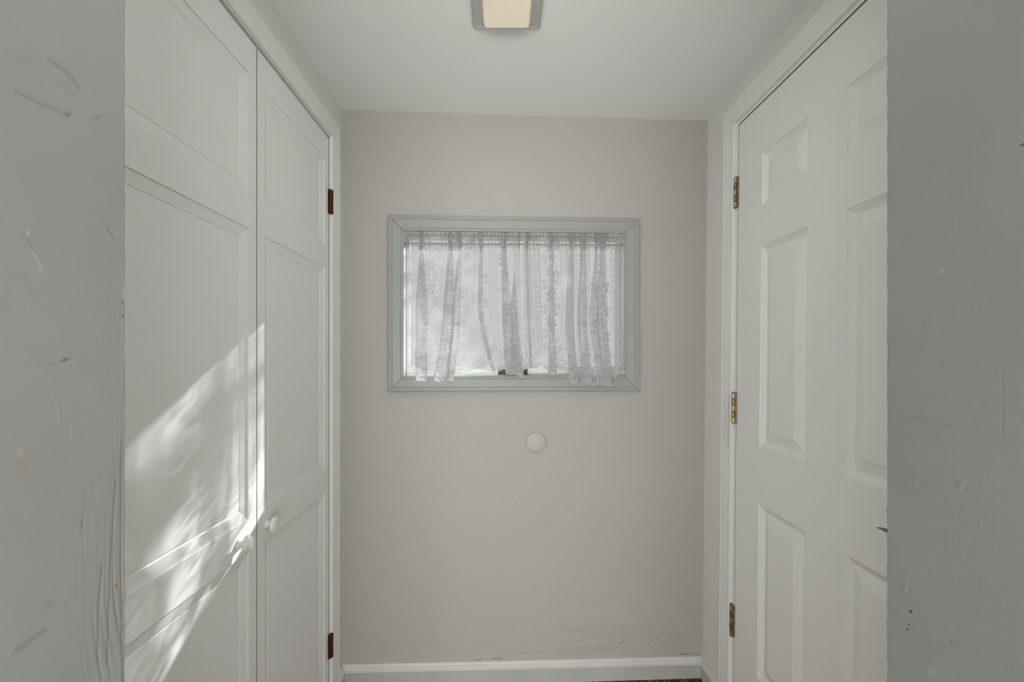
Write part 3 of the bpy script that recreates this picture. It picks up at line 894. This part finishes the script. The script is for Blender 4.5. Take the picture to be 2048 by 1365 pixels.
# ---------------------------------------------------------------- doorway the camera looks through: worn grey jambs
JB = 0.48                                     # far edge of the jambs
def jamb(name, side, label, marks):
    X = side * (JB * (751 if side < 0 else 767) / F)
    y0, y1, z0, z1 = 0.325, JB, 0.0, CL + 0.02
    ny, nzz = 170, 620
    ys = np.linspace(y0, y1, ny)
    # finer heights where the frame sees them
    zz = np.concatenate([np.linspace(z0, ZC - 0.36, 20)[:-1], np.linspace(ZC - 0.36, ZC + 0.40, nzz), np.linspace(ZC + 0.40, z1, 14)[1:]])
    GY, GZ_ = np.meshgrid(ys, zz)
    PX = VX + X * F / GY
    PY = VY - (GZ_ - ZC) * F / GY
    Hh = np.zeros_like(GY); C = np.ones(GY.shape + (3,))
    for mk in marks(PX, PY, GY, GZ_):
        kf, dh, cc = mk
        Hh += dh * kf
        for c in range(3): C[..., c] *= 1 + (cc[c] - 1) * kf
    # rounded far edge, a little ragged
    de = y1 - GY
    rag = 0.0004 * np.sin(GZ_ * 210) + 0.0003 * np.sin(GZ_ * 530 + 1) + 0.0003 * np.sin(GZ_ * 97)
    Hh -= 0.0028 * np.clip(1 - de / 0.003, 0, 1) ** 2
    Ye = GY.copy(); Ye += rag * np.clip(1 - de / 0.004, 0, 1)
    Pn = np.stack([X - side * Hh, Ye, GZ_], -1)
    nn = len(zz); idx = np.arange(nn * ny).reshape(nn, ny)
    q = np.stack([idx[:-1, :-1], idx[:-1, 1:], idx[1:, 1:], idx[1:, :-1]], -1).reshape(-1, 4)
    if side > 0: q = q[:, ::-1]
    V_ = Pn.reshape(-1, 3).tolist(); Fc = [tuple(r) for r in q.tolist()]
    # close into a board: back and edges
    k = len(V_); t = 0.022
    xo = X + side * t; xi = X + side * 0.003
    V_ += [(X - side * 0.0002, y0, z0), (xo, y0, z0), (xo, y0, z1), (X - side * 0.0002, y0, z1), (xi, y1, z0), (xo, y1, z0), (xo, y1, z1), (xi, y1, z1)]
    Fc += [(k, k + 1, k + 2, k + 3), (k + 4, k + 7, k + 6, k + 5), (k + 1, k + 5, k + 6, k + 2)]
    me = bpy.data.meshes.new(name); me.from_pydata(V_, [], Fc)
    me.polygons.foreach_set('use_smooth', [True] * len(me.polygons)); me.materials.append(M['jamb'] if side < 0 else M['jamb_shaded'])
    at = me.color_attributes.new('wear', 'FLOAT_COLOR', 'POINT')
    buf = np.ones((len(V_), 4), np.float32); buf[:k, :3] = C.reshape(-1, 3); at.data.foreach_set('color', buf.ravel())
    me.update()
    o = bpy.data.objects.new(name, me); COL.objects.link(o)
    return struct(o, label)
def blob(PX, PY, cx, cy, rx, ry, ang=0.0, p=2.0):
    c, s = math.cos(math.radians(ang)), math.sin(math.radians(ang))
    dx, dy = PX - cx, PY - cy
    u = (dx * c + dy * s) / rx; w = (-dx * s + dy * c) / ry
    return np.exp(-(u * u + w * w) ** (p / 2))
def lin(PX, PY, pts, w): return np.exp(-(seg_dist(PX, PY, pts) / w) ** 2)
def marks_left(PX, PY, GY, GZ_):
    Lm = []
    dk = lambda a: (1 - a, 1 - a, 1 - a * 0.98)
    Lm.append((lin(PX, PY, [(30, 182), (70, 202), (105, 218), (136, 230)], 3.5), -0.0001, dk(0.20)))
    Lm.append((blob(PX, PY, 137, 229, 8, 5, -50), -0.0003, dk(0.35)))
    Lm.append((blob(PX, PY, 196, 235, 9, 4, -35), -0.0002, dk(0.28)))
    Lm.append((lin(PX, PY, [(98, 118), (128, 140), (145, 158), (156, 175)], 5), -0.0001, dk(0.22)))
    Lm.append((lin(PX, PY, [(118, 160), (150, 192)], 6), 0, dk(0.10)))
    Lm.append((blob(PX, PY, 48, 118, 10, 5), 0, dk(0.13)))
    Lm.append((lin(PX, PY, [(48, 468), (60, 485), (72, 502)], 2.5), -0.0002, dk(0.14)))
    Lm.append((blob(PX, PY, 58, 467, 7, 4, -50, 4), 0.0003, (1.16, 1.16, 1.16)))
    Lm.append((lin(PX, PY, [(69, 503), (80, 530), (87, 545)], 3.2), 0.0003, (1.18, 1.18, 1.18)))
    Lm.append((lin(PX, PY, [(213, 452), (222, 468), (232, 481)], 1.8), -0.0004, dk(0.25)))
    Lm.append((blob(PX, PY, 57, 622, 6, 3, 30, 4), 0.0003, (1.18, 1.18, 1.18)))
    Lm.append((blob(PX, PY, 33, 572, 4, 3), 0.0003, (1.14, 1.14, 1.14)))
    Lm.append((blob(PX, PY, 131, 720, 8, 2.4, -18), -0.0005, (0.30, 0.27, 0.25)))
    Lm.append((blob(PX, PY, 108, 727, 4, 1.6, -15), -0.0004, dk(0.4)))
    Lm.append((blob(PX, PY, 48, 932, 15, 30, -8, 3), 0, (1.02, 0.90, 0.78)))
    Lm.append((blob(PX, PY, 44, 906, 8, 8, 0, 3), 0.0003, (1.22, 1.12, 0.98)))
    Lm.append((lin(PX, PY, [(88, 775), (105, 785), (115, 805), (120, 835)], 3), 0.0003, (1, 1, 1)))
    Lm.append((blob(PX, PY, 144, 862, 3, 12), 0.0004, (1.05, 1.05, 1.05)))
    Lm.append((blob(PX, PY, 166, 1045, 3, 15, 5), -0.0006, dk(0.18)))
    Lm.append((lin(PX, PY, [(25, 1308), (50, 1290), (88, 1260)], 6), -0.0002, dk(0.22)))
    Lm.append((blob(PX, PY, 98, 1210, 9, 9), 0, dk(0.16)))
    Lm.append((blob(PX, PY, 22, 1306, 8, 5, -30), 0.0002, (1.15, 1.15, 1.15)))
    Lm.append((blob(PX, PY, 240, 1165, 6, 3, -35), 0, (1.5, 1.05, 0.6)))
    Lm.append((blob(PX, PY, 233, 1171, 6, 2, -50), 0, (0.55, 0.42, 0.35)))
    for (x, y) in ((249, 605), (250, 634)): Lm.append((blob(PX, PY, x, y, 6, 2.2, 0), -0.0008, (0.3, 0.29, 0.27)))
    Lm.append((blob(PX, PY, 251, 590, 5, 30, 0, 4), 0.0003, (1.35, 1.35, 1.35)))
    Lm.append((blob(PX, PY, 252, 700, 4, 60, 0, 4), 0.0002, (1.25, 1.25, 1.25)))
    # raised wood grain towards the lower far edge
    low = np.clip((PY - 830) / 330, 0, 1) * np.clip((PX - 130 - 60 * np.clip((1100 - PY) / 300, 0, 1)) / 70, 0, 1)
    low = low * (0.65 + 0.35 * np.sin(PY / 83.0 + PX / 19.0))
    bend = PX + 9 * np.sin(PY / 130.0) + 5 * np.sin(PY / 57.0 + PX / 40) - 0.03 * (PY - 1000)
    g = np.sin(bend * 2 * PI / 15.5) + 0.6 * np.sin(bend * 2 * PI / 9.1 + PY / 75) + 0.4 * np.sin(bend * 2 * PI / 27 + 1)
    Lm.append((low * g * 0.5, 0.00032, (1, 1, 1)))
    Lm.append((low * np.clip(-g - 0.6, 0, 1), 0, dk(0.20)))
    mid = np.clip((PX - 185) / 55, 0, 1) * np.clip((PY - 420) / 200, 0, 1)
    Lm.append((mid * np.sin(bend * 2 * PI / 8.3) * 0.5, 0.00012, (1, 1, 1)))
    for (x0, y0_, x1, y1_) in ((244, 880, 246, 1365), (232, 960, 215, 1330), (205, 1130, 196, 1320)):
        Lm.append((lin(PX, PY, [(x0, y0_), ((x0 + x1) / 2 - 3, (y0_ + y1_) / 2), (x1, y1_)], 2.2), -0.0005, (0.80, 0.77, 0.74)))
    return Lm
def marks_right(PX, PY, GY, GZ_):
    Lm = []
    dk = lambda a: (1 - a, 1 - a, 1 - a * 0.98)
    Lm.append((blob(PX, PY, 1882, 543, 6, 6), 0.0004, (1.35, 1.22, 1.02)))
    Lm.append((blob(PX, PY, 1879, 558, 7, 6), 0, (0.98, 0.90, 0.80)))
    for (x, y, r) in ((1921, 300, 3), (1910, 447, 4), (1815, 467, 3), (1950, 618, 4), (1988, 572, 3), (1832, 968, 5), (1920, 972, 7), (1810, 1175, 6), (1848, 661, 3), (1787, 712, 4), (1960, 1052, 4)):
        Lm.append((blob(PX, PY, x, y, r, r * 1.2), 0.0005, dk(0.04)))
        Lm.append((blob(PX, PY, x + r, y + r, r, r), -0.0004, dk(0.10)))
    for (x, y, rx, ry, a) in ((1821, 1224, 4.2, 3.0, 40), (1815, 1259, 2.6, 2.4, 0), (1818, 1251, 1.8, 2.2, 30), (2046, 289, 7, 2.6, -25), (1902, 1284, 2, 1.6, 0)):
        Lm.append((blob(PX, PY, x, y, rx, ry, a, 4), -0.0003, (0.16, 0.15, 0.15)))
    Lm.append((blob(PX, PY, 1773, 699, 3, 10, -15), -0.0006, (0.25, 0.24, 0.23)))
    Lm.append((lin(PX, PY, [(1780, 831), (1840, 836), (1898, 852)], 2.5), -0.0002, dk(0.10)))
    Lm.append((lin(PX, PY, [(2003, 735), (2006, 800), (2004, 870)], 2.5), -0.0002, dk(0.10)))
    Lm.append((blob(PX, PY, 1861, 1345, 9, 12, 10, 3), 0.0002, (1.18, 1.14, 1.02)))
    Lm.append((blob(PX, PY, 1963, 1252, 7, 5), 0.0002, (1.1, 1.08, 1.0)))
    Lm.append((blob(PX, PY, 1786, 894, 3, 9, 25), 0.0003, (1.06, 1.06, 1.06)))
    Lm.append((blob(PX, PY, 2030, 980, 20, 6, -20), 0.0003, (1, 1, 1)))
    e = np.clip(1 - (PX - 1770) / 4.5, 0, 1)
    Lm.append((e * (0.55 + 0.45 * np.sin(GZ_ * 900) * np.sin(GZ_ * 311)), 0, (0.62, 0.60, 0.57)))
    st = np.sin(PX / 7.0 + np.sin(PY / 160.0) * 1.5) * np.sin(PX / 3.1)
    Lm.append((st * np.clip((PY - 700) / 400, 0, 1) * 0.5, 0.00006, (1, 1, 1)))
    return Lm
JL = -JB * 751 / F; JR = JB * 767 / F
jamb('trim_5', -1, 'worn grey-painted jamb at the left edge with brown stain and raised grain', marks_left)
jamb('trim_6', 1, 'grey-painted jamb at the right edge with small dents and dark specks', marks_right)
# partition wall holding the jambs, head jamb above
mb = MB()
mb.box(-0.64, JL - 0.0222, 0.335, 0.470, 0, CL + 0.02)
mb.box(JR + 0.0222, 0.86, 0.335, 0.470, 0, CL + 0.02)
mb.box(-0.64, 0.86, 0.335, 0.470, CL + 0.021, CL + 0.30)
struct(mb.build('wall_front', M['rearpaint']))

# ---------------------------------------------------------------- the room behind the camera
mb = MB(); mb.box(-3.0, -2.9, -3.2, 0.335, 0, 2.5); struct(mb.build('wall_rear_left', M['rearwall']))
mb = MB(); mb.box(2.9, 3.0, -3.2, 0.335, 0, 2.5); struct(mb.build('wall_rear_right', M['rearwall']))
mb = MB(); mb.box(-3.0, 3.0, -3.3, -3.2, 0, 2.5); struct(mb.build('wall_rear', M['rearwall']))
mb = MB(); mb.box(-3.0, -0.64, 0.335, 0.40, 0, 2.5); mb.box(0.86, 3.0, 0.335, 0.40, 0, 2.5); struct(mb.build('wall_partition', M['rearpaint']))
mb = MB(); mb.box(-3.0, 3.0, -3.3, 0.44, 2.5, 2.6); struct(mb.build('ceiling_rear', M['rearwall']))

# ---------------------------------------------------------------- outside: lawn and the tree that dapples the sun
mb = MB(); mb.box(-8, 8, 1.95, 14, -0.3, -0.05)
struct(mb.build('ground', M['lawn']))
random.seed(11)
wc = Vector((0.05, Y00, ZC + 0.2))
tc_ = wc - SUN_DIR * (2.5 / abs(SUN_DIR.y))
tree = empty('tree', (tc_.x + 0.9, tc_.y + 0.5, -0.05))
tag(tree, 'small leafy tree outside the window shading the sun', 'tree')
mb = MB()
base = Vector((tc_.x + 0.9, tc_.y + 0.5, -0.05))
mb.tube([base, base + Vector((-0.05, 0, 1.2)), base + Vector((-0.15, -0.05, 2.3)), base + Vector((-0.1, 0.05, 3.4)), base + Vector((0, 0, 4.3))], [0.07, 0.06, 0.05, 0.035, 0.012], 10)
br_ends = []
for i in range(9):
    s0 = base + Vector((-0.13, -0.03, 1.7 + 0.24 * i))
    e1 = tc_ + Vector((random.uniform(-0.9, 0.3), random.uniform(-0.35, 0.35), random.uniform(-0.26, 0.70)))
    mid_ = (s0 + e1) / 2 + Vector((0, 0, 0.12))
    mb.tube([s0, mid_, e1], [0.022, 0.013, 0.003], 6)
    br_ends.append((mid_, e1))
mb.build('trunk', M['bark'], tree, smooth=True)
lf = MB()
for i in range(470):
    a, b = random.choice(br_ends)
    c = a.lerp(b, random.uniform(0.0, 1.15)) + Vector((random.gauss(0, 0.10), random.gauss(0, 0.10), random.gauss(0, 0.10)))
    L_ = random.uniform(0.03, 0.065); w_ = L_ * random.uniform(0.3, 0.45)
    d = Vector((random.gauss(0, 1), random.gauss(0, 1), random.gauss(-0.4, 1))).normalized()
    u = d.orthogonal().normalized(); n_ = d.cross(u)
    lf.add([c - d * L_, c - d * L_ * 0.3 + u * w_, c + d * L_ * 0.4 + u * w_ * 0.7, c + d * L_, c + d * L_ * 0.4 - u * w_ * 0.7 + n_ * 0.008, c - d * L_ * 0.3 - u * w_ + n_ * 0.008],
           [(0, 1, 2, 3), (0, 3, 4, 5)])
# denser unseen leaves, added to keep the sun off the left jamb
for i in range(1500):
    c = tc_ + Vector((random.uniform(0.0, 0.62), random.gauss(0.05, 0.15), random.uniform(-0.42, 0.42)))
    L_ = random.uniform(0.04, 0.07); w_ = L_ * 0.42
    d = Vector((random.gauss(0, 1), random.gauss(0, 1), random.gauss(-0.4, 1))).normalized()
    u = d.orthogonal().normalized(); n_ = d.cross(u)
    lf.add([c - d * L_, c - d * L_ * 0.3 + u * w_, c + d * L_ * 0.4 + u * w_ * 0.7, c + d * L_, c + d * L_ * 0.4 - u * w_ * 0.7 + n_ * 0.008, c - d * L_ * 0.3 - u * w_ + n_ * 0.008],
           [(0, 1, 2, 3), (0, 3, 4, 5)])
lo = lf.build('foliage', M['leaf'], tree)
